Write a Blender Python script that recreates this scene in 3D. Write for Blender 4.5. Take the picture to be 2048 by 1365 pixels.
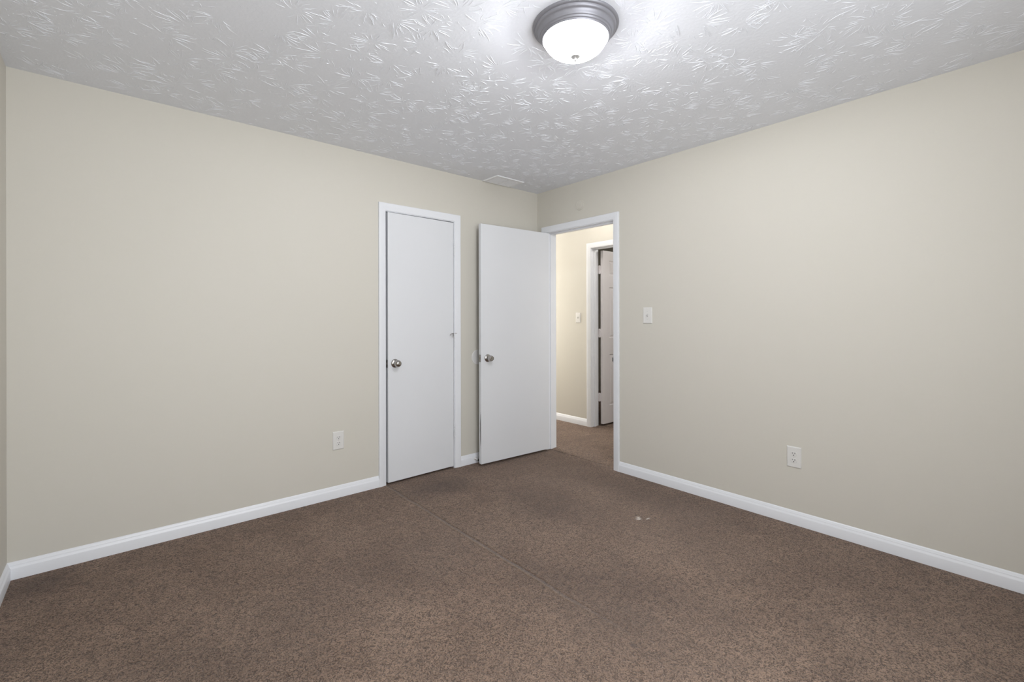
import bpy, math, random
from mathutils import Vector, Matrix
random.seed(7)
sc = bpy.context.scene
for o in list(bpy.data.objects): bpy.data.objects.remove(o)
col = sc.collection
PI = math.pi
H = 2.44                      # ceiling height

# ---------------------------------------------------------------- camera
cam = bpy.data.cameras.new('camera'); co = bpy.data.objects.new('camera', cam); col.objects.link(co)
cam.sensor_width = 36; cam.lens = 36*925.53/2048; cam.shift_y = -(682.5-637.4)/2048
cam.clip_start = 0.02
co.matrix_world = (Matrix.Translation((-3.0961, -3.2267, 1.2387)) @ Matrix.Rotation(-0.709735, 4, 'Z')
                   @ Matrix.Rotation(PI/2, 4, 'X') @ Matrix.Rotation(-0.00198, 4, 'Z'))
sc.camera = co
# ---------------------------------------------------------------- light and exposure
w = bpy.data.worlds.new('world'); sc.world = w; w.use_nodes = True
w.node_tree.nodes['Background'].inputs[0].default_value = (0.75, 0.85, 1, 1)
w.node_tree.nodes['Background'].inputs[1].default_value = 0.3
sc.view_settings.view_transform = 'Standard'; sc.view_settings.look = 'None'
sc.view_settings.gamma = 1; sc.view_settings.use_curve_mapping = False
sc.view_settings.exposure = -0.04
BOWL = 19.0                    # glow of the lit glass bowl; the bulbs inside shine through it
BULB = 41.0; HALL_BULB = 6.8
HALL = 5.0
def area(name, loc, rot, sx, sy, power, color):
    l = bpy.data.lights.new(name, 'AREA'); l.shape = 'RECTANGLE'; l.size = sx; l.size_y = sy
    l.energy = power; l.color = color
    o = bpy.data.objects.new(name, l); col.objects.link(o); o.location = loc; o.rotation_euler = rot
    return o
# added fill light set inside the invented window behind the camera
area('window_fill', (-2.4, -3.73, 1.45), (PI/2, 0, 0), 1.7, 1.25, 60, (0.95, 0.975, 1.0))
# added fill lights at the hall's closed ends, which have no windows
area('hall_end_fill', (.57, -1.86, 1.35), (PI/2, 0, 0), .7, 1.3, 6.5, (1.0, 0.97, 0.93))
area('hall_end_fill', (.57, 2.16, 1.35), (-PI/2, 0, 0), .7, 1.3, 38, (1.0, 0.96, 0.90))

# ---------------------------------------------------------------- materials
def mat(name, colr, rough=0.5, metal=0.0, spec=0.5, emit=None, strength=0):
    m = bpy.data.materials.new(name); m.use_nodes = True
    b = m.node_tree.nodes['Principled BSDF']
    b.inputs['Base Color'].default_value = (*colr, 1); b.inputs['Roughness'].default_value = rough
    b.inputs['Metallic'].default_value = metal; b.inputs['Specular IOR Level'].default_value = spec
    if emit:
        b.inputs['Emission Color'].default_value = (*emit, 1); b.inputs['Emission Strength'].default_value = strength
    return m
def nd(m, t, **k):
    n = m.node_tree.nodes.new(t)
    for a, v in k.items():
        if a in n.inputs.keys(): n.inputs[a].default_value = v
        else: setattr(n, a, v)
    return n
def ln(m, a, b): m.node_tree.links.new(a, b)
def coords(m):
    g = nd(m, 'ShaderNodeNewGeometry'); return g.outputs['Position']
def bump_noise(m, scale, strength, dist, detail=3):
    n = nd(m, 'ShaderNodeTexNoise', Scale=scale, Detail=detail); ln(m, coords(m), n.inputs['Vector'])
    b = nd(m, 'ShaderNodeBump', Strength=strength, Distance=dist); ln(m, n.outputs['Fac'], b.inputs['Height'])
    ln(m, b.outputs['Normal'], m.node_tree.nodes['Principled BSDF'].inputs['Normal'])
    return m
def tint_noise(m, c1, c2, scale, detail=3):
    n = nd(m, 'ShaderNodeTexNoise', Scale=scale, Detail=detail); ln(m, coords(m), n.inputs['Vector'])
    r = nd(m, 'ShaderNodeValToRGB'); r.color_ramp.elements[0].position = .35; r.color_ramp.elements[1].position = .65
    r.color_ramp.elements[0].color = (*c1, 1); r.color_ramp.elements[1].color = (*c2, 1)
    ln(m, n.outputs['Fac'], r.inputs['Fac']); ln(m, r.outputs['Color'], m.node_tree.nodes['Principled BSDF'].inputs['Base Color'])
    return m
WALL = (0.60, 0.576, 0.517)
m_wall = bump_noise(mat('wall_paint', WALL, 0.52, spec=0.25), 260, 0.12, 0.001)
m_ceil = bump_noise(mat('ceiling_paint', (0.81, 0.83, 0.885), 0.55, spec=0.22), 70, 0.45, 0.002, 6)
m_trim = bump_noise(mat('trim_paint', (0.76, 0.775, 0.81), 0.32, spec=0.5), 40, 0.05, 0.001)
m_door = bump_noise(mat('door_paint', (0.70, 0.71, 0.73), 0.4, spec=0.45), 30, 0.06, 0.001)
tint_noise(m_door, (.69, .703, .73), (.70, .713, .74), 2.0)
m_hdoor = bump_noise(mat('hall_door_paint', (0.74, 0.71, 0.72), 0.4, spec=0.45), 60, 0.1, 0.001)
m_nickel = mat('brushed_nickel', (0.42, 0.40, 0.38), 0.22, 1.0)
m_steel = mat('worn_steel', (0.35, 0.34, 0.33), 0.35, 1.0)
m_pan = mat('lamp_pan_metal', (0.27, 0.27, 0.30), 0.42, 0.35)
m_bowl = mat('lit_frosted_glass', (0.9, 0.9, 0.9), 0.3, emit=(0.97, 0.98, 1.0), strength=BOWL)
def bowl_glow(m, z_rim, z_bot, k0, k1, base):
    # bulbs sit low in the bowl: the glass glows more towards its bottom
    P = m.node_tree.nodes['Principled BSDF']; sp = nd(m, 'ShaderNodeSeparateXYZ'); ln(m, coords(m), sp.inputs[0])
    r = nd(m, 'ShaderNodeMapRange'); ln(m, sp.outputs[2], r.inputs[0])
    for i, v in ((1, z_rim), (2, z_bot), (3, base*k0), (4, base*k1)): r.inputs[i].default_value = v
    ln(m, r.outputs[0], P.inputs['Emission Strength'])
def see_through(m, k):
    # frosted glass: part of the bulbs' light passes straight through
    nt = m.node_tree; P = nt.nodes['Principled BSDF']; out = nt.nodes['Material Output']
    t = nd(m, 'ShaderNodeBsdfTransparent'); t.inputs[0].default_value = (1, 1, 1, 1)
    mx = nd(m, 'ShaderNodeMixShader'); mx.inputs[0].default_value = k
    ln(m, P.outputs[0], mx.inputs[1]); ln(m, t.outputs[0], mx.inputs[2]); ln(m, mx.outputs[0], out.inputs['Surface'])
see_through(m_bowl, .5)
bowl_glow(m_bowl, H-.050, H-.112, .8, 1.25, BOWL)
m_hbowl = mat('lit_hall_glass', (0.9, 0.9, 0.9), 0.3, emit=(1.0, 0.94, 0.84), strength=HALL)
m_plate = mat('device_plastic', (0.69, 0.68, 0.66), 0.28, spec=0.5)
m_dark = mat('dark_slot', (0.02, 0.018, 0.016), 0.6)
m_grey = mat('grey_slot', (0.18, 0.17, 0.16), 0.6)
m_rubber = mat('black_rubber', (0.015, 0.015, 0.015), 0.5)
m_white = mat('white_plastic', (0.70, 0.69, 0.68), 0.4)
m_scuff = mat('bare_scuffed_wood', (0.22, 0.21, 0.22), 0.6)
m_vent = mat('vent_enamel', (0.86, 0.87, 0.90), 0.4)
m_duct = mat('duct_interior', (0.16, 0.155, 0.16), 0.7)
m_glass = mat('window_glass', (0.9, 0.95, 1.0), 0.05); m_glass.node_tree.nodes['Principled BSDF'].inputs['Transmission Weight'].default_value = 1

def carpet():
    m = mat('brown_cut_pile_carpet', (0.2, 0.14, 0.11), 0.95, spec=0.1)
    P = m.node_tree.nodes['Principled BSDF']; pos = coords(m)
    def math_(op, a, b=None, c=None, clamp=False):
        n = nd(m, 'ShaderNodeMath', operation=op); n.use_clamp = clamp
        for i, v in enumerate((a, b, c)):
            if v is None: continue
            if isinstance(v, (int, float)): n.inputs[i].default_value = v
            else: ln(m, v, n.inputs[i])
        return n.outputs[0]
    def noise(scale, detail=2, rough=.5, dist=0.0):
        n = nd(m, 'ShaderNodeTexNoise', Scale=scale, Detail=detail, Roughness=rough, Distortion=dist)
        ln(m, pos, n.inputs['Vector']); return n.outputs['Fac']
    def rng(v, a, b, c=0.0, d=1.0):
        n = nd(m, 'ShaderNodeMapRange'); n.inputs[1].default_value = a; n.inputs[2].default_value = b
        n.inputs[3].default_value = c; n.inputs[4].default_value = d; ln(m, v, n.inputs[0]); return n.outputs[0]
    def mix(f, a, b):
        n = nd(m, 'ShaderNodeMix', data_type='RGBA')
        for s, v in ((0, f), (6, a), (7, b)):
            if isinstance(v, tuple): n.inputs[s].default_value = (*v, 1)
            elif isinstance(v, (int, float)): n.inputs[s].default_value = v
            else: ln(m, v, n.inputs[s])
        return n.outputs[2]
    # twisted tufts: two scales of distorted noise
    t1 = noise(74, 2, .55, 1.7); t2 = noise(190, 1, .5, .8)
    tuft = math_('MULTIPLY_ADD', t2, .4, math_('MULTIPLY', t1, .6))
    tm = rng(tuft, .415, .545)
    c = mix(tm, (0.060, 0.035, 0.022), (0.37, 0.25, 0.178))
    # yarn bundles and worn, brushed areas
    lay = rng(noise(2.3, 4, .6, .4), .36, .66)
    c = mix(lay, mix(0.34, c, (0.11, 0.063, 0.041)), mix(0.14, c, (0.33, 0.235, 0.18)))
    lay2 = rng(noise(9, 3, .6, .8), .40, .64, 0, .24)
    c = mix(lay2, c, (0.10, 0.066, 0.05))
    # stains: x, y, radius, strength, elongation in x
    sep = nd(m, 'ShaderNodeSeparateXYZ'); ln(m, pos, sep.inputs[0]); X, Y = sep.outputs[0], sep.outputs[1]
    wob = math_('MULTIPLY_ADD', noise(7, 3, .6), .5, .75)
    def blob(x, y, rx, ry, soft=.5):
        dx = math_('DIVIDE', math_('SUBTRACT', X, x), rx); dy = math_('DIVIDE', math_('SUBTRACT', Y, y), ry)
        d = math_('SQRT', math_('ADD', math_('MULTIPLY', dx, dx), math_('MULTIPLY', dy, dy)))
        return rng(math_('MULTIPLY', d, wob), 1-soft, 1+soft, 1, 0)
    for (x, y, rx, ry, s) in STAINS:
        c = mix(math_('MULTIPLY', blob(x, y, rx, ry), s), c, (0.065, 0.042, 0.033))
    for (x, y, rx, ry, s) in PALE_SPOTS:  # soft paler patches in the carpet colour
        c = mix(math_('MULTIPLY', blob(x, y, rx, ry), s), c, (0.33, 0.24, 0.19))
    wob2 = math_('MULTIPLY_ADD', noise(55, 4, .75), 4.4, -1.1)
    for (x, y, rx, ry) in ((-.645, -1.571, .020, .011), (-.628, -1.555, .013, .009), (-.597, -1.603, .012, .006)):
        dx = math_('DIVIDE', math_('SUBTRACT', X, x), rx); dy = math_('DIVIDE', math_('SUBTRACT', Y, y), ry)
        d = math_('SQRT', math_('ADD', math_('MULTIPLY', dx, dx), math_('MULTIPLY', dy, dy)))
        c = mix(rng(math_('MULTIPLY', d, wob2), .5, 1.5, .85, 0), c, (.75, .68, .62))
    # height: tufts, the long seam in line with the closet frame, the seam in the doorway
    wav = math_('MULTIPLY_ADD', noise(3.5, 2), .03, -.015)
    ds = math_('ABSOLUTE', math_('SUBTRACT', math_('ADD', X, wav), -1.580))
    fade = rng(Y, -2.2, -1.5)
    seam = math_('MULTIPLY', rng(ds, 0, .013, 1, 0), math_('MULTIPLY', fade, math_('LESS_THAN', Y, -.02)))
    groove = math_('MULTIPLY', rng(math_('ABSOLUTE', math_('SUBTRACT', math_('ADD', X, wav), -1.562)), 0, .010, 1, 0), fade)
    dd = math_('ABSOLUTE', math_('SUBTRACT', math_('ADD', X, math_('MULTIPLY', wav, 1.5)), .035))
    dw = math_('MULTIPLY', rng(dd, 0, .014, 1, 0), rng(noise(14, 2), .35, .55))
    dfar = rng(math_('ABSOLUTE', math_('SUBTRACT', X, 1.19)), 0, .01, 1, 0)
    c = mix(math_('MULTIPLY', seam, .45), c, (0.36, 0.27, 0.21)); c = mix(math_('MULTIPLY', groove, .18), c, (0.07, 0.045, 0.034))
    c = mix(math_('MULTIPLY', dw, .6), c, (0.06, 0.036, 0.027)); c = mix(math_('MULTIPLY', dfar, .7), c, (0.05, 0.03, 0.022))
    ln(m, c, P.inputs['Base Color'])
    h = math_('ADD', math_('MULTIPLY', tuft, .026), math_('MULTIPLY', seam, .020))
    h = math_('SUBTRACT', h, math_('MULTIPLY', groove, .018))
    h = math_('SUBTRACT', h, math_('MULTIPLY', dw, .028))
    h = math_('SUBTRACT', h, math_('MULTIPLY', dfar, .010))
    h = math_('ADD', h, math_('MULTIPLY', noise(16, 3), .010))
    b = nd(m, 'ShaderNodeBump', Strength=.9, Distance=1.0); ln(m, h, b.inputs['Height']); ln(m, b.outputs['Normal'], P.inputs['Normal'])
    P.inputs['Sheen Weight'].default_value = .15; P.inputs['Sheen Roughness'].default_value = .6
    return m
STAINS = [(-1.28, -.30, .24, .16, .45), (-.93, -1.02, .22, .30, .32), (-1.9, -1.1, .55, .25, .22), (-1.5, -1.9, .20, .42, .32),
          (-1.61, -2.195, .012, .012, .8), (-3.36, -.16, .12, .10, .4), (-.28, -1.45, .18, .5, .25), (.35, .35, .3, .10, .35), (.55, -.1, .18, .07, .3),
          (-2.9, -1.3, .45, .3, .2), (-1.2, -2.0, .12, .35, .22)]
PALE_SPOTS = [(-.42, -.62, .45, .45, .22), (-.62, -1.6, .35, .5, .16), (.5, .3, .5, .8, .18), (-1.9, -2.3, .6, .4, .10)]
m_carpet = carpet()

see_through(m_hbowl, .5)
def bulb(parent, x, z, power, colr):
    l = bpy.data.lights.new('bulb', 'POINT'); l.energy = power; l.color = colr; l.shadow_soft_size = .028
    o = bpy.data.objects.new('bulb', l); col.objects.link(o); o.parent = parent; o.location = (x, -x*.6, z)
# ---------------------------------------------------------------- mesh helpers
class MB:
    def __init__(s): s.v = []; s.f = []; s.mi = []
    def add(s, vs, fs, m=0):
        n = len(s.v); s.v += [tuple(v) for v in vs]; s.f += [tuple(i+n for i in f) for f in fs]; s.mi += [m]*len(fs); return s
    def box(s, a, b, m=0):
        x0, x1 = sorted((a[0], b[0])); y0, y1 = sorted((a[1], b[1])); z0, z1 = sorted((a[2], b[2]))
        return s.add([(x0,y0,z0),(x1,y0,z0),(x1,y1,z0),(x0,y1,z0),(x0,y0,z1),(x1,y0,z1),(x1,y1,z1),(x0,y1,z1)],
                     [(0,3,2,1),(4,5,6,7),(0,1,5,4),(1,2,6,5),(2,3,7,6),(3,0,4,7)], m)
    def lathe(s, prof, M=Matrix(), seg=48, m=0):
        """profile of (radius, height) turned about local Z"""
        vs = []; fs = []; n = len(prof)
        for i in range(seg):
            a = 2*PI*i/seg
            for r, z in prof: vs.append(M @ Vector((r*math.cos(a), r*math.sin(a), z)))
        for i in range(seg):
            j = (i+1) % seg
            for k in range(n-1): fs.append((i*n+k, j*n+k, j*n+k+1, i*n+k+1))
        return s.add(vs, fs, m)
    def sweep(s, prof, path, m=0, closed=True):
        """prof: function p -> list of points for each station"""
        n = len(path[0]); vs = [v for ring in path for v in ring]; fs = []
        for i in range(len(path)-1):
            for k in range(n): fs.append((i*n+k, i*n+(k+1) % n, (i+1)*n+(k+1) % n, (i+1)*n+k))
        fs.append(tuple(range(n))[::-1]); fs.append(tuple((len(path)-1)*n+k for k in range(n)))
        return s.add(vs, fs, m)
    def tube(s, pts, r, seg=10, m=0):
        rings = []
        for i, p in enumerate(pts):
            p = Vector(p); t = (Vector(pts[min(i+1, len(pts)-1)])-Vector(pts[max(i-1, 0)])).normalized()
            u = t.cross(Vector((0, 0, 1)) if abs(t.z) < .9 else Vector((1, 0, 0))).normalized(); v = t.cross(u)
            rr = r[i] if isinstance(r, (list, tuple)) else r
            rings.append([p+u*rr*math.cos(2*PI*k/seg)+v*rr*math.sin(2*PI*k/seg) for k in range(seg)])
        return s.sweep(None, rings, m)
    def build(s, name, mats, parent=None, smooth=False, bevel=0, loc=None, kind=None, seg=2):
        me = bpy.data.meshes.new(name); me.from_pydata(s.v, [], s.f); me.update()
        mats = mats if isinstance(mats, (list, tuple)) else [mats]
        for k in mats: me.materials.append(k)
        me.polygons.foreach_set('material_index', s.mi)
        import bmesh
        bm = bmesh.new(); bm.from_mesh(me); bmesh.ops.remove_doubles(bm, verts=bm.verts, dist=1e-6)
        bmesh.ops.recalc_face_normals(bm, faces=bm.faces); bm.to_mesh(me); bm.free()
        o = bpy.data.objects.new(name, me); col.objects.link(o)
        if smooth:
            me.polygons.foreach_set('use_smooth', [True]*len(me.polygons))
            me.set_sharp_from_angle(angle=math.radians(38))
        if bevel:
            b = o.modifiers.new('bevel', 'BEVEL'); b.width = bevel; b.segments = seg; b.limit_method = 'ANGLE'
        if loc: o.location = loc
        if parent: o.parent = parent
        if kind: o['kind'] = kind
        return o
def tag(o, label=None, cat=None, kind=None, group=None):
    if label: o['label'] = label
    if cat: o['category'] = cat
    if kind: o['kind'] = kind
    if group: o['group'] = group
    return o
def empty(name, loc, rot=(0, 0, 0)):
    o = bpy.data.objects.new(name, None); col.objects.link(o); o.location = loc; o.rotation_euler = rot; o.empty_display_size = .05
    return o
def S(name, mb, m, label, cat, **k): return tag(mb.build(name, m, **k), label, cat, 'structure')

# ---------------------------------------------------------------- room shell
XW, YS = -3.485, -3.78        # west wall face, south wall face
T = .12
DN = (-1.5755, -0.9485, 2.050)  # closet rough opening x0, x1, top
DE = (-.915, -.113, 2.055)      # bedroom door rough opening y0, y1, top
HX = 1.02                       # hall far wall face
DH = (-.62, .193, 2.05)
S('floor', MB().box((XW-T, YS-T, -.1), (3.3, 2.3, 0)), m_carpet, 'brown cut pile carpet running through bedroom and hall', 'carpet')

# ceiling with brushed stomp texture: raised fan-shaped plaster ridges are part of the slab's mesh
LC = (-1.656, -1.954)           # ceiling light centre
def ceiling():
    mb = MB(); mb.box((XW-T, YS-T, H), (3.3, 2.3, H+.1))
    rnd = random.Random(11); sp = .165; pts = []
    ny = int((-YS)/sp)+1; nx = int((-XW)/sp)+1
    for i in range(nx):
        for j in range(ny):
            pts.append((XW+(i+.5+rnd.uniform(-.38, .38))*sp, YS+(j+.5+rnd.uniform(-.38, .38)+(.5 if i % 2 else 0))*sp))
    def ridge(x, y, a, L, w, h, curve, wob):
        n = 6 if L > .02 else 3; st = []
        ph = rnd.uniform(0, 6)
        for k in range(n+1):
            t = k/n; aa = a+curve*t
            x += math.cos(aa)*L/n if k else 0; y += math.sin(aa)*L/n if k else 0
            env = math.sin(PI*min(1, t*1.0+.02))**.6*(0.75+.25*math.sin(ph+t*9)); 
            if k in (0, n): env = 0.05
            px, py = -math.sin(aa), math.cos(aa); s_ = wob*math.sin(ph+t*7)
            st.append((x+px*s_, y+py*s_, px, py, env))
        for (cx_, cy_, _, _, _) in st:
            if cx_ > -.012 or cx_ < XW+.012 or cy_ > -.012: return
            if (cx_-LC[0])**2+(cy_-LC[1])**2 < .185**2: return
            if -.69 < cx_ < -.34 and cy_ > -.235: return
        vs = []; fs = []
        for (cx_, cy_, px, py, env) in st:
            ww = w*(.45+.55*env)
            for q, zz in ((-1, -.0006), (-.55, .62), (0, 1.0), (.55, .62), (1, -.0006)):
                z = H-(zz*h*env if zz > 0 else zz)
                vs.append((cx_+px*ww*q, cy_+py*ww*q, z))
        for k in range(n):
            for q in range(4): fs.append((k*5+q, k*5+q+1, (k+1)*5+q+1, (k+1)*5+q))
        mb.add(vs, fs)
    for (x, y) in pts:
        if rnd.random() < .04: continue
        a0 = rnd.uniform(0, 2*PI); n = rnd.randint(12, 19); R = rnd.uniform(.075, .105); cv = rnd.uniform(-.5, .5)
        spread = rnd.uniform(2.6, 5.6)
        for k in range(n):
            a = a0+spread*(k+rnd.uniform(-.3, .3))/n
            r0 = R*rnd.uniform(.18, .5); L = R*rnd.uniform(.3, .95)
            ridge(x+math.cos(a)*r0, y+math.sin(a)*r0, a+rnd.uniform(-.35, .35), L, rnd.uniform(.0013, .0029), rnd.uniform(.0010, .0027), cv+rnd.uniform(-.5, .5), rnd.uniform(0, .0012))
        # the brush's edge leaves short cross marks and a few crumbs
        for k in range(rnd.randint(3, 7)):
            a = rnd.uniform(0, 2*PI); r0 = R*rnd.uniform(.6, 1.1)
            ridge(x+math.cos(a)*r0, y+math.sin(a)*r0, a+PI/2+rnd.uniform(-.6, .6), rnd.uniform(.010, .035), rnd.uniform(.0012, .0026), rnd.uniform(.0010, .0026), rnd.uniform(-1.2, 1.2), .0008)
        for k in range(8):
            ridge(x+rnd.gauss(0, .06), y+rnd.gauss(0, .06), rnd.uniform(0, 6.3), rnd.uniform(.003, .007), rnd.uniform(.001, .002), rnd.uniform(.0008, .0018), 0, 0)
    return mb
import bmesh
cm = ceiling()
me = bpy.data.meshes.new('ceiling'); me.from_pydata(cm.v, [], cm.f); me.update(); me.materials.append(m_ceil)
me.polygons.foreach_set('use_smooth', [i >= 6 for i in range(len(me.polygons))])
ceil_o = bpy.data.objects.new('ceiling', me); col.objects.link(ceil_o)
tag(ceil_o, 'white ceiling with stomped brush plaster texture', 'ceiling', 'structure')

w_ = MB().box((XW-T, 0, 0), (DN[0], T, H)).box((DN[1], 0, 0), (0, T, H)).box((DN[0], 0, DN[2]), (DN[1], T, H))
S('wall_north', w_, m_wall, 'beige wall with the closet door', 'wall')
w_ = MB().box((0, YS-T, 0), (T, DE[0], H)).box((0, DE[1], 0), (T, 2.3, H)).box((0, DE[0], DE[2]), (T, DE[1], H))
S('wall_east', w_, m_wall, 'beige wall with the open bedroom doorway', 'wall')
S('wall_west', MB().box((XW-T, YS, 0), (XW, 0, H)), m_wall, 'beige wall sliver at the left edge of the photo', 'wall')
WX0, WX1, WZ0, WZ1 = -3.27, -1.53, .82, 2.08
w_ = MB().box((XW-T, YS-T, 0), (WX0, YS, H)).box((WX1, YS-T, 0), (0, YS, H)).box((WX0, YS-T, 0), (WX1, YS, WZ0)).box((WX0, YS-T, WZ1), (WX1, YS, H))
S('wall_south', w_, m_wall, 'beige wall with the added window behind the camera', 'wall')
w_ = MB().box((-2.3, .80, 0), (0, .90, H)).box((-2.4, T, 0), (-2.3, .90, H))
S('wall_closet', w_, m_wall, 'unlit inside walls of the closet', 'wall')
w_ = MB().box((HX, -1.9, 0), (HX+T, DH[0], H)).box((HX, DH[1], 0), (HX+T, 2.2, H)).box((HX, DH[0], DH[2]), (HX+T, DH[1], H))
S('wall_hall_east', w_, m_wall, 'warm lit hall wall seen through the doorway', 'wall')
S('wall_hall_north', MB().box((T, 2.2, 0), (3.3, 2.3, H)), m_wall, 'wall closing the north end of the hall', 'wall')
S('wall_hall_south', MB().box((T, -2.0, 0), (3.3, -1.9, H)), m_wall, 'wall closing the south end of the hall', 'wall')
S('wall_far_east', MB().box((3.2, -1.9, 0), (3.3, 2.2, H)), m_wall, 'far wall of the unlit room across the hall', 'wall')

# unseen window behind the camera, added as a setting for the fill light
wf = MB(); fw = .045
wf.box((WX0, YS-.09, WZ0), (WX0+fw, YS, WZ1)).box((WX1-fw, YS-.09, WZ0), (WX1, YS, WZ1))
wf.box((WX0+fw, YS-.09, WZ1-fw), (WX1-fw, YS, WZ1)).box((WX0+fw, YS-.09, WZ0), (WX1-fw, YS, WZ0+fw))
wf.box(((WX0+WX1)/2-.02, YS-.08, WZ0+fw), ((WX0+WX1)/2+.02, YS-.02, WZ1-fw)).box((WX0+fw, YS-.075, 1.44), (WX1-fw, YS-.03, 1.475))
win = S('window_1', wf, m_trim, 'added unseen white sash window around the fill light', 'window')
MB().box((WX0+fw, YS-.056, WZ0+fw), (WX1-fw, YS-.05, WZ1-fw)).build('pane', m_glass, win)

# ---------------------------------------------------------------- baseboards
BP = [(0, 0), (.0140, 0), (.0140, .0515), (.0132, .0540), (.0100, .0600), (.0078, .0650), (.0076, .0675), (.0066, .0685), (.0052, .0740), (.0032, .0795), (0, .0818)]
def baseboard(name, p0, p1, nrm, label, ext0=0, ext1=0):
    """profile swept from p0 to p1; ext: +-1 for a 45 degree mitre at that end"""
    p0 = Vector((*p0, 0)); p1 = Vector((*p1, 0)); n = Vector((*nrm, 0)); d = (p1-p0).normalized()
    r0 = [p0+n*t-d*(t*ext0)+Vector((0, 0, z)) for t, z in BP]; r1 = [p1+n*t+d*(t*ext1)+Vector((0, 0, z)) for t, z in BP]
    return S(name, MB().sweep(None, [r0, r1]), m_trim, label, 'baseboard', smooth=True)
baseboard('baseboard_north', (XW, 0), (-1.619, 0), (0, -1), 'long white baseboard left of the closet door', -1, 0)
baseboard('baseboard_north_corner', (-.900, 0), (0, 0), (0, -1), 'short white baseboard between closet frame and open door', 0, -1)
baseboard('baseboard_east', (0, -.952), (0, YS), (-1, 0), 'long white baseboard right of the doorway', 0, -1)
baseboard('baseboard_west', (XW, YS), (XW, 0), (1, 0), 'white baseboard at the left edge of the photo', -1, -1)
baseboard('baseboard_south', (0, YS), (XW, YS), (0, 1), 'white baseboard behind the camera', -1, -1)
baseboard('baseboard_hall', (HX, 2.2), (HX, .2375), (-1, 0), 'white baseboard in the hall beyond the doorway')

# ---------------------------------------------------------------- door frames
# colonial casing: thin inner edge, stepped thicker outer edge
CP = [(0, 0), (0, .009), (.003, .011), (.012, .0115), (.018, .0125), (.026, .0150), (.034, .0160), (.046, .0165), (.052, .0165), (.0545, .0145), (.0545, 0)]
def casing(mb, M, x0, x1, top, w=.0545, z0=0):
    """U of casing in a local frame: local X along wall, local Y out of the wall; inner edge x0, x1, top"""
    k = w/.0545
    def ring(pt): return [M @ Vector(p) for p in pt]
    P = [(a*k, b) for a, b in CP]
    L = [ring([(x0-a, b, z0) for a, b in P]), ring([(x0-a, b, top+a) for a, b in P]),
         ring([(x1+a, b, top+a) for a, b in P]), ring([(x1+a, b, z0) for a, b in P])]
    return mb.sweep(None, L)
def frame(M, x0, x1, top, depth, rx0, rx1, rtop, stop_y, both=True):
    """jambs lining an opening (clear size x0..x1, top; rough size rx0..rx1, rtop), with a door stop at depth stop_y; local Y = out of wall, wall body at -depth..0"""
    mb = MB()
    def bx(a, b):
        n = len(mb.v); mb.box(a, b); mb.v[n:] = [tuple(M @ Vector(v)) for v in mb.v[n:]]
    bx((rx0, -depth-.002, 0), (x0, .002, rtop)); bx((x1, -depth-.002, 0), (rx1, .002, rtop)); bx((x0, -depth-.002, top), (x1, .002, rtop))
    s = .011
    bx((x0, stop_y-.032, 0), (x0+s, stop_y, top)); bx((x1-s, stop_y-.032, 0), (x1, stop_y, top)); bx((x0+s, stop_y-.032, top-s), (x1-s, stop_y, top))
    casing(mb, M, x0-.0045, x1+.0045, top+.005)
    if both:
        M2 = M @ Matrix.Translation((0, -depth, 0)) @ Matrix.Scale(-1, 4, Vector((0, 1, 0)))
        casing(mb, M2, x0-.0045, x1+.0045, top+.005)
    return mb
# closet: local X = world x, out of wall = -y
MN = Matrix(((1, 0, 0, 0), (0, -1, 0, 0), (0, 0, 1, 0), (0, 0, 0, 1)))
S('trim_1', frame(MN, -1.5640, -.9600, 2.040, T, DN[0], DN[1], DN[2], -.038), m_trim, 'white door frame around the closed closet door', 'door frame', smooth=True)
# bedroom door: local X = world y, out = -x
ME_ = Matrix(((0, -1, 0, 0), (1, 0, 0, 0), (0, 0, 1, 0), (0, 0, 0, 1)))
tr2 = S('trim_2', frame(ME_, -.8965, -.1290, 2.042, T, DE[0], DE[1], DE[2], -.040), m_trim, 'white door frame around the open bedroom doorway', 'door frame', smooth=True)
# hall door frame
MHm = Matrix(((0, -1, 0, HX), (1, 0, 0, 0), (0, 0, 1, 0), (0, 0, 0, 1)))
tr3 = S('trim_3', frame(MHm, -.602, .1785, 2.035, T, DH[0], DH[1], DH[2], -.045), m_trim, 'white door frame on the hall wall seen through the doorway', 'door frame', smooth=True)
# strike plate with a lip wrapping the latch side jamb
MB().box((-.004, -.8965-.0005, .872), (.034, -.8948, .932)).box((-.0185, -.8985, .886), (-.002, -.8950, .918)).build('strike_plate', m_steel, tr2, bevel=.001)

# ---------------------------------------------------------------- hardware builders
def hinge(parent, loc, h=.10, m=None, r=.0065, leaf=None):
    """knuckle barrel with pin heads, at loc (centre, in parent's local space)"""
    x, y, z = loc; mb = MB(); n = 5; g = .0012
    for k in range(n):
        a = z-h/2+k*h/n
        mb.lathe([(0, a+g), (r, a+g), (r, a+h/n-g), (0, a+h/n-g)], Matrix.Translation((x, y, 0)), 16)
    mb.lathe([(0, z-h/2-.004), (r*.8, z-h/2-.003), (r*.95, z-h/2+.001), (0, z-h/2+.002)], Matrix.Translation((x, y, 0)), 16)
    mb.lathe([(0, z+h/2-.002), (r*1.1, z+h/2-.001), (r*.9, z+h/2+.003), (0, z+h/2+.005)], Matrix.Translation((x, y, 0)), 16)
    if leaf:
        for (a, b) in leaf: mb.box(a, b)
    o = mb.build('hinge', m or m_door, parent, smooth=True)
    return o
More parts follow.
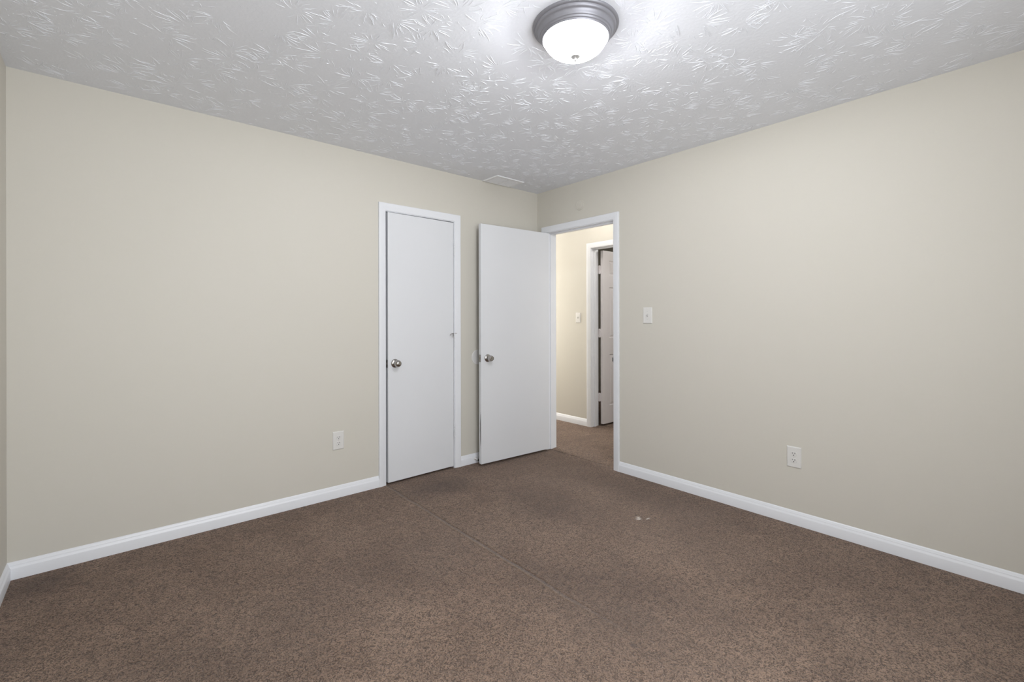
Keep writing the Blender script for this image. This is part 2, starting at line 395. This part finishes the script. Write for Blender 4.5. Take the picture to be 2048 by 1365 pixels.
def knob(parent, M, keyed=False):
    """door knob whose axis is local +Z of M; rose is its own sub-part"""
    if keyed:
        prof = [(.0, .0), (.013, .0), (.012, .018), (.0135, .024), (.0215, .028), (.0255, .034), (.0262, .042), (.0245, .052), (.0210, .060), (.0195, .0635), (.0178, .0645), (.0165, .0605), (0, .0605)]
    else:
        prof = [(.0, .0), (.013, .0), (.0115, .016), (.0130, .022), (.0200, .027), (.0252, .034), (.0268, .042), (.0262, .050), (.0230, .059), (.0170, .0655), (.0090, .0685), (0, .0690)]
    k = MB().lathe(prof, M, 40).build('knob', m_nickel, parent, smooth=True)
    MB().lathe([(0, -.001), (.0325, -.001), (.0325, .002), (.0312, .0045), (.024, .0085), (.016, .0115), (.0135, .0120), (0, .0120)], M, 40).build('rose', m_nickel, k, smooth=True)
    if keyed:
        n = MB(); n.box((-.0016, -.008, .0602), (.0016, .008, .0612)); n.v = [tuple(M @ Vector(v)) for v in n.v]
        n.build('keyhole', m_dark, k)
    return k

# ---------------------------------------------------------------- closet door (slightly ajar)
# empty at hinge line; leaf runs to local -x
d1 = empty('door_1', (-.9635, -.001, 0), (0, 0, math.radians(1.5)))
tag(d1, 'flat white closet door, almost closed, with round metal knob', 'door', 'structure')
LW = .5900
MB().box((-LW, 0, .016), (0, .035, 2.034)).build('leaf', m_door, d1, bevel=.0018)
for zc in (1.813, 1.063, .308): 
    hg = hinge(d1, (.0035, -.0065, zc), .098, m_door, .0062)
    if zc == 1.063:
        # hinge pin door stop: bent arm with two rubber tipped legs
        a = MB(); z = zc+.052
        a.tube([(.003, -.0065, z), (-.012, -.013, z+.003), (-.026, -.020, z+.002), (-.042, -.024, z-.004), (-.050, -.025, z-.013)], .0024)
        a.tube([(-.018, -.016, z+.002), (-.023, -.027, z-.008), (-.026, -.032, z-.022), (-.027, -.033, z-.032)], [.0024, .0026, .0040, .0045])
        a.tube([(.003, -.0065, z), (.013, -.011, z+.002), (.021, -.018, z+.001)], .0022)
        st = a.build('pin_stop', m_steel, hg, smooth=True)
MK = Matrix.Translation((-LW+.056, 0, .903)) @ Matrix.Rotation(PI/2, 4, 'X')
knob(d1, MK)
lp = MB().box((-LW-.0008, .005, .872), (-LW+.001, .030, .932)).build('latch_plate', m_steel, d1, bevel=.0004)
MB().add([(-LW, .010, .893), (-LW, .024, .893), (-LW-.010, .024, .893), (-LW, .010, .912), (-LW, .024, .912), (-LW-.010, .024, .912)],
         [(0, 1, 2), (5, 4, 3), (0, 2, 5, 3), (1, 4, 5, 2), (0, 3, 4, 1)]).build('latch_bolt', m_nickel, lp)

# ---------------------------------------------------------------- bedroom door, open against the north wall
ang = math.atan2(.038, .764)
d2 = empty('door_2', (-.0135, -.1690, 0), (0, 0, -ang))
tag(d2, 'flat white bedroom door standing open nearly against the wall', 'door', 'structure')
LW2 = .7640
MB().box((-LW2, 0, .020), (0, .035, 2.034)).build('leaf', m_door, d2, bevel=.0022)
for zc in (1.82, 1.04, .28):
    hinge(d2, (.0075, .0395, zc), .09, m_door, .006, [((.0, .004, zc-.045), (.0015, .035, zc+.045))])
MK = Matrix.Translation((-LW2+.066, 0, .905)) @ Matrix.Rotation(PI/2, 4, 'X')
knob(d2, MK, True)
MK = Matrix.Translation((-LW2+.066, .035, .905)) @ Matrix.Rotation(-PI/2, 4, 'X')
knob(d2, MK)
lp = MB().box((-LW2-.0010, .0045, .874), (-LW2+.001, .0305, .936)).build('latch_plate', m_steel, d2, bevel=.0004)
MB().add([(-LW2, .009, .897), (-LW2, .025, .897), (-LW2-.011, .009, .897), (-LW2, .009, .915), (-LW2, .025, .915), (-LW2-.011, .009, .915)],
         [(0, 1, 2), (5, 4, 3), (0, 2, 5, 3), (1, 4, 5, 2), (0, 3, 4, 1)]).build('latch_bolt', m_nickel, lp)
# scuffed bare strip low on the latch edge, ragged outline
e = MB(); zs = [.155+.025*i for i in range(13)]; vs = []
for i, z in enumerate(zs):
    f = math.sin(PI*i/12)**.5; vs += [(-LW2-.0006, .006+.0035*(1-f)+random.uniform(-.001, .001), z), (-LW2-.0006, .008+.011*f+random.uniform(-.0015, .0015), z)]
e.add(vs, [(2*i, 2*i+1, 2*i+3, 2*i+2) for i in range(12)])
e.build('worn_edge', m_scuff, d2)

# ---------------------------------------------------------------- six panel door across the hall
d3 = empty('door_3', (1.160, .1215, 0), (0, 0, math.radians(0.0)))
tag(d3, 'pale six panel door standing open across the hall', 'door', 'structure')
def panel_door(mb, Wd, z0, z1, cols, rows, th=.035):
    """slab with moulded panels on both faces: face grid around panel rectangles, each panel a sunk ovolo and raised field"""
    xs = sorted({0, Wd, *[c for p in cols for c in p]}); zs_ = sorted({z0, z1, *[r for p in rows for r in p]})
    for side in (0, 1):
        Y = 0 if side == 0 else th; sg = 1 if side == 0 else -1
        for i in range(len(xs)-1):
            for j in range(len(zs_)-1):
                a, b, c, d = xs[i], xs[i+1], zs_[j], zs_[j+1]
                if (a, b) in cols and (c, d) in rows:
                    steps = [(0, 0), (.004, .006), (.010, .0085), (.016, .009), (.034, .0030), (.036, .0022)]
                    rings = [[(a+s, Y+sg*y, c+s), (b-s, Y+sg*y, c+s), (b-s, Y+sg*y, d-s), (a+s, Y+sg*y, d-s)] for s, y in steps]
                    vs = [v for r in rings for v in r]; fs = []
                    for k in range(len(rings)-1):
                        for q in range(4): fs.append((4*k+q, 4*k+(q+1) % 4, 4*k+4+(q+1) % 4, 4*k+4+q))
                    fs.append(tuple(4*(len(rings)-1)+q for q in range(4))); mb.add(vs, fs)
                else: mb.add([(a, Y, c), (b, Y, c), (b, Y, d), (a, Y, d)], [(0, 1, 2, 3)])
    for i in range(len(zs_)-1):
        for X_ in (0, Wd): mb.add([(X_, 0, zs_[i]), (X_, th, zs_[i]), (X_, th, zs_[i+1]), (X_, 0, zs_[i+1])], [(0, 1, 2, 3)])
    for i in range(len(xs)-1):
        for Z in (z0, z1): mb.add([(xs[i], 0, Z), (xs[i+1], 0, Z), (xs[i+1], th, Z), (xs[i], th, Z)], [(0, 1, 2, 3)])
    return mb
panel_door(MB(), .76, .022, 2.018, [(.114, .325), (.435, .646)], [(.226, .82), (1.01, 1.60), (1.74, 1.908)]).build('leaf', m_hdoor, d3)
for zc in (1.800, 1.068, .328):
    hinge(d3, (-.0090, .046, zc), .094, m_hdoor, .006, [((-.002, .002, zc-.047), (.0, .040, zc+.047)), ((-.026, .0545, zc-.047), (-.008, .0565, zc+.047)), ((-.0088, .040, zc-.047), (-.0005, .044, zc+.047))])
MK = Matrix.Translation((.70, 0, .90)) @ Matrix.Rotation(PI/2, 4, 'X'); knob(d3, MK)
MK = Matrix.Translation((.70, .035, .90)) @ Matrix.Rotation(-PI/2, 4, 'X'); knob(d3, MK)

# ---------------------------------------------------------------- ceiling light
cl = empty('ceiling_light', (*LC, H))
tag(cl, 'round flush ceiling light with grey metal ring and lit white glass bowl', 'ceiling light')
pan = [(0, -.0002), (.1745, -.0002), (.1755, -.004), (.1735, -.0085), (.1690, -.0110), (.1655, -.0115), (.1645, -.0150), (.1640, -.0165), (.1620, -.0200), (.1580, -.0225), (.1555, -.0235),
       (.1530, -.0270), (.1500, -.0340), (.1480, -.0395), (.1470, -.0410), (.1445, -.0420), (.1430, -.0440), (.1425, -.0465), (.1400, -.0490), (.1380, -.0500), (.1370, -.0540), (.1350, -.0560), (.1330, -.0560), (.1325, -.0520), (.1320, -.0300), (0, -.0295)]
MB().lathe(pan, Matrix(), 96).build('ring', m_pan, cl, smooth=True)
bw = [(.1310, -.0460), (.1305, -.0540), (.1285, -.0615), (.1240, -.0710), (.1170, -.0810), (.1070, -.0915), (.0940, -.1015), (.0780, -.1100), (.0600, -.1165), (.0400, -.1208), (.0200, -.1228), (0, -.1235)]
MB().lathe(bw, Matrix(), 96).build('glass_bowl', m_bowl, cl, smooth=True)
MB().lathe([(0, -.1230), (.0175, -.1232), (.0190, -.1250), (.0160, -.1275), (.0070, -.1300), (.0042, -.1325), (.0040, -.1345), (.0060, -.1365), (.0068, -.1390), (.0052, -.1420), (0, -.1432)], Matrix(), 32).build('finial', mat('finial_metal', (.62, .62, .62), .3, .6), cl, smooth=True)

for x in (-.05, .05): bulb(cl, x, -.062, BULB, (.965, .98, 1.0))
# unseen ceiling lights in hall and far room; the north one is added fill
for hx, hy, hk, hlabel in ((.56, -.12, 1.0, 'round lit hall ceiling light beside the doorway'), (.56, 1.45, 1.0, 'added unseen ceiling light filling the north end of the hall'), (2.15, -.95, 3.9, 'round lit ceiling light in the room across the hall')):
  hl = empty('hall_ceiling_light', (hx, hy, H))
  tag(hl, hlabel, 'ceiling light')
  for x in (-.04, .04): bulb(hl, x, -.066, HALL_BULB*hk, (1.0, .96, .90))
  MB().lathe([(0, -.0002), (.15, -.0002), (.15, -.010), (.140, -.030), (.125, -.034), (0, -.030)], Matrix(), 64).build('ring', m_pan, hl, smooth=True)
  MB().lathe([(.120, -.033), (.112, -.060), (.085, -.085), (.045, -.100), (0, -.105)], Matrix(), 64).build('glass_bowl', m_hbowl, hl, smooth=True)

# ---------------------------------------------------------------- ceiling vent
cv = empty('ceiling_vent', (-.513, -.113, H))
tag(cv, 'small white louvred air vent on the ceiling beside the corner', 'vent')
fr = MB(); X0, Y0 = .152, .100
def rect_ring(mb, o, i, z_o, z_i):
    vs = [(-o[0], -o[1], z_o), (o[0], -o[1], z_o), (o[0], o[1], z_o), (-o[0], o[1], z_o), (-i[0], -i[1], z_i), (i[0], -i[1], z_i), (i[0], i[1], z_i), (-i[0], i[1], z_i)]
    mb.add(vs, [(k, (k+1) % 4, 4+(k+1) % 4, 4+k) for k in range(4)])
rect_ring(fr, (X0, Y0), (X0, Y0), -.0003, -.004); rect_ring(fr, (X0, Y0), (X0-.006, Y0-.006), -.004, -.0085)
rect_ring(fr, (X0-.006, Y0-.006), (X0-.026, Y0-.024), -.0085, -.0075); rect_ring(fr, (X0-.026, Y0-.024), (X0-.026, Y0-.024), -.0075, -.0003)
fr.box((-.006, -Y0+.024, -.0080), (.006, Y0-.024, -.0010))
fr.build('frame', m_vent, cv)
MB().box((-X0+.026, -Y0+.024, -.0012), (X0-.026, Y0-.024, -.0003)).build('duct', m_duct, cv)
for side in (-1, 1):
    for k in range(9):
        y = -Y0+.034+k*.0165
        xa, xb = (.007, X0-.027) if side > 0 else (-X0+.027, -.007)
        s = MB(); s.add([(xa, y, -.0018), (xb, y, -.0018), (xb, y+.010, -.0075), (xa, y+.010, -.0075), (xa, y, -.0010), (xb, y, -.0010), (xb, y+.0105, -.0067), (xa, y+.0105, -.0067)],
                        [(0, 1, 2, 3), (7, 6, 5, 4), (0, 4, 5, 1), (1, 5, 6, 2), (2, 6, 7, 3), (3, 7, 4, 0)])
        s.build('louvre', m_vent, cv)

# ---------------------------------------------------------------- electrical plates
# local frame: X right, Z up, +Y towards the room (plate back at Y=0)
def plate_mesh(w, h, d=.0066, e=.0055):
    mb = MB(); W, Hh = w/2, h/2
    r0 = [(-W, 0, -Hh), (W, 0, -Hh), (W, 0, Hh), (-W, 0, Hh)]
    r1 = [(x, .0018, z) for x, _, z in r0]
    r2 = [(x*(1-e*.5/W), d*.78, z*(1-e*.5/Hh)) for x, _, z in r0]
    r3 = [(x*(1-e/W), d, z*(1-e/Hh)) for x, _, z in r0]
    vs = r0+r1+r2+r3; fs = []
    for k in range(3):
        for q in range(4): fs.append((4*k+q, 4*k+(q+1) % 4, 4*k+4+(q+1) % 4, 4*k+4+q))
    fs.append((12, 13, 14, 15)); fs.append((3, 2, 1, 0))
    return mb.add(vs, fs)
RX = Matrix.Rotation(-PI/2, 4, 'X')   # +Z axis -> +Y
def screw(parent, z, y):
    s = MB().lathe([(0, 0), (.0034, 0), (.0032, .0009), (.0020, .0014), (0, .0015)], Matrix.Translation((0, y, z)) @ RX, 18).build('screw', m_plate, parent, smooth=True)
    MB().box((-.0026, y+.0013, z-.0004), (.0026, y+.0017, z+.0004)).build('screw_slot', m_grey, s)
def outlet(loc, rot, label):
    t = empty('wall_outlet', loc, rot); tag(t, label, 'outlet', group='duplex wall outlets')
    plate_mesh(.079, .126).build('cover_plate', m_plate, t, bevel=.0008)
    for z in (.0195, -.0195):
        vs = []; n = 28
        for k in range(n):
            a = 2*PI*k/n; x = .0172*math.cos(a); zz = max(-.0135, min(.0135, .0172*math.sin(a)))
            vs.append((x, zz))
        m = MB(); m.add([(x, .0058, z+q) for x, q in vs]+[(x, .0084, z+q) for x, q in vs]+[(x*.94, .0090, z+q*.94) for x, q in vs],
                        [(k, (k+1) % n, n+(k+1) % n, n+k) for k in range(n)]+[(n+k, n+(k+1) % n, 2*n+(k+1) % n, 2*n+k) for k in range(n)]+[tuple(2*n+k for k in range(n))])
        r = m.build('receptacle', m_plate, t)
        # outline gap round the receptacle, slots and ground hole
        MB().box((-.0078, .0086, z+.0000), (-.0050, .00925, z+.0090)).box((.0050, .0086, z+.0010), (.0076, .00925, z+.0086)).build('slot', m_dark, r)
        MB().lathe([(0, .0086), (.0030, .0086), (.0030, .00925), (0, .00925)], Matrix.Translation((0, 0, z-.0070)) @ RX, 16).build('ground_hole', m_dark, r)
    screw(t, 0, .0064)
    return t
def switch(loc, rot, label, w, h):
    t = empty('light_switch', loc, rot); tag(t, label, 'light switch', group='toggle light switches')
    plate_mesh(w, h).build('cover_plate', m_plate, t, bevel=.0008)
    MB().box((-.0055, .0060, -.0120), (.0055, .0071, .0120)).build('toggle_slot', mat('toggle_slot', (.42, .41, .40), .5), t)
    g = MB(); g.add([(-.0045, .006, -.006), (.0045, .006, -.006), (.0045, .006, .007), (-.0045, .006, .007), (-.0036, .0175, .0035), (.0036, .0175, .0035), (.0036, .0165, .0105), (-.0036, .0165, .0105)],
                    [(0, 1, 2, 3), (4, 5, 6, 7), (0, 1, 5, 4), (1, 2, 6, 5), (2, 3, 7, 6), (3, 0, 4, 7)])
    g.build('toggle', m_plate, t, bevel=.0008)
    for z in (.030, -.030): screw(t, z, .0064)
    return t
RN = (0, 0, PI)          # on the north wall: +Y of the plate looks to -y
RE = (0, 0, PI/2)        # on the east/hall wall: looks to -x
outlet((-1.9180, 0, .394), RN, 'white duplex outlet low on the wall left of the closet door')
outlet((0, -2.2215, .4025), RE, 'white duplex outlet low on the wall right of the doorway')
switch((0, -1.2175, 1.2595), RE, 'white toggle light switch on the bedroom wall right of the doorway', .080, .124)
switch((HX, .3755, 1.2455), RE, 'white toggle light switch on the hall wall beyond the doorway', .072, .118)

# painted-over round cover above the doorway
rc = MB().lathe([(0, .0005), (.0445, 0), (.0450, .0035), (.0430, .0065), (.0385, .0070), (.0370, .0055), (.0345, .0055), (.0330, .0072), (.0200, .0080), (0, .0080)], Matrix.Translation((0, -.5405, 2.2325)) @ Matrix.Rotation(-PI/2, 4, 'Y'), 48).build('round_cover_plate', m_wall, smooth=True)
tag(rc, 'small round cover painted wall colour above the doorway', 'cover plate')
# white wall protector disc behind the open door's knob
wp = MB().lathe([(0, 0), (.0640, 0), (.0640, .0015), (.0625, .0035), (.0560, .0042), (.0500, .0042), (.0480, .0035), (0, .0035)], Matrix.Translation((-.7175, 0, .9065)) @ Matrix.Rotation(PI/2, 4, 'X'), 56).build('wall_protector', m_white, smooth=True)
tag(wp, 'white round wall protector disc behind the open door knob', 'wall protector')
# rigid door stop on the baseboard behind the open door
ds = empty('door_stop', (-.758, -.0135, .040)); tag(ds, 'white door stop with black rubber tip at the foot of the open door', 'door stop')
MB().lathe([(0, 0), (.0125, 0), (.0125, .003), (.006, .006), (.0045, .010), (.0045, .048), (.0065, .050), (0, .051)], Matrix.Rotation(PI/2, 4, 'X'), 24).build('stem', m_white, ds, smooth=True)
MB().lathe([(0, .050), (.0085, .050), (.0095, .053), (.0095, .062), (.0080, .066), (0, .067)], Matrix.Rotation(PI/2, 4, 'X'), 24).build('rubber_tip', m_rubber, ds, smooth=True)
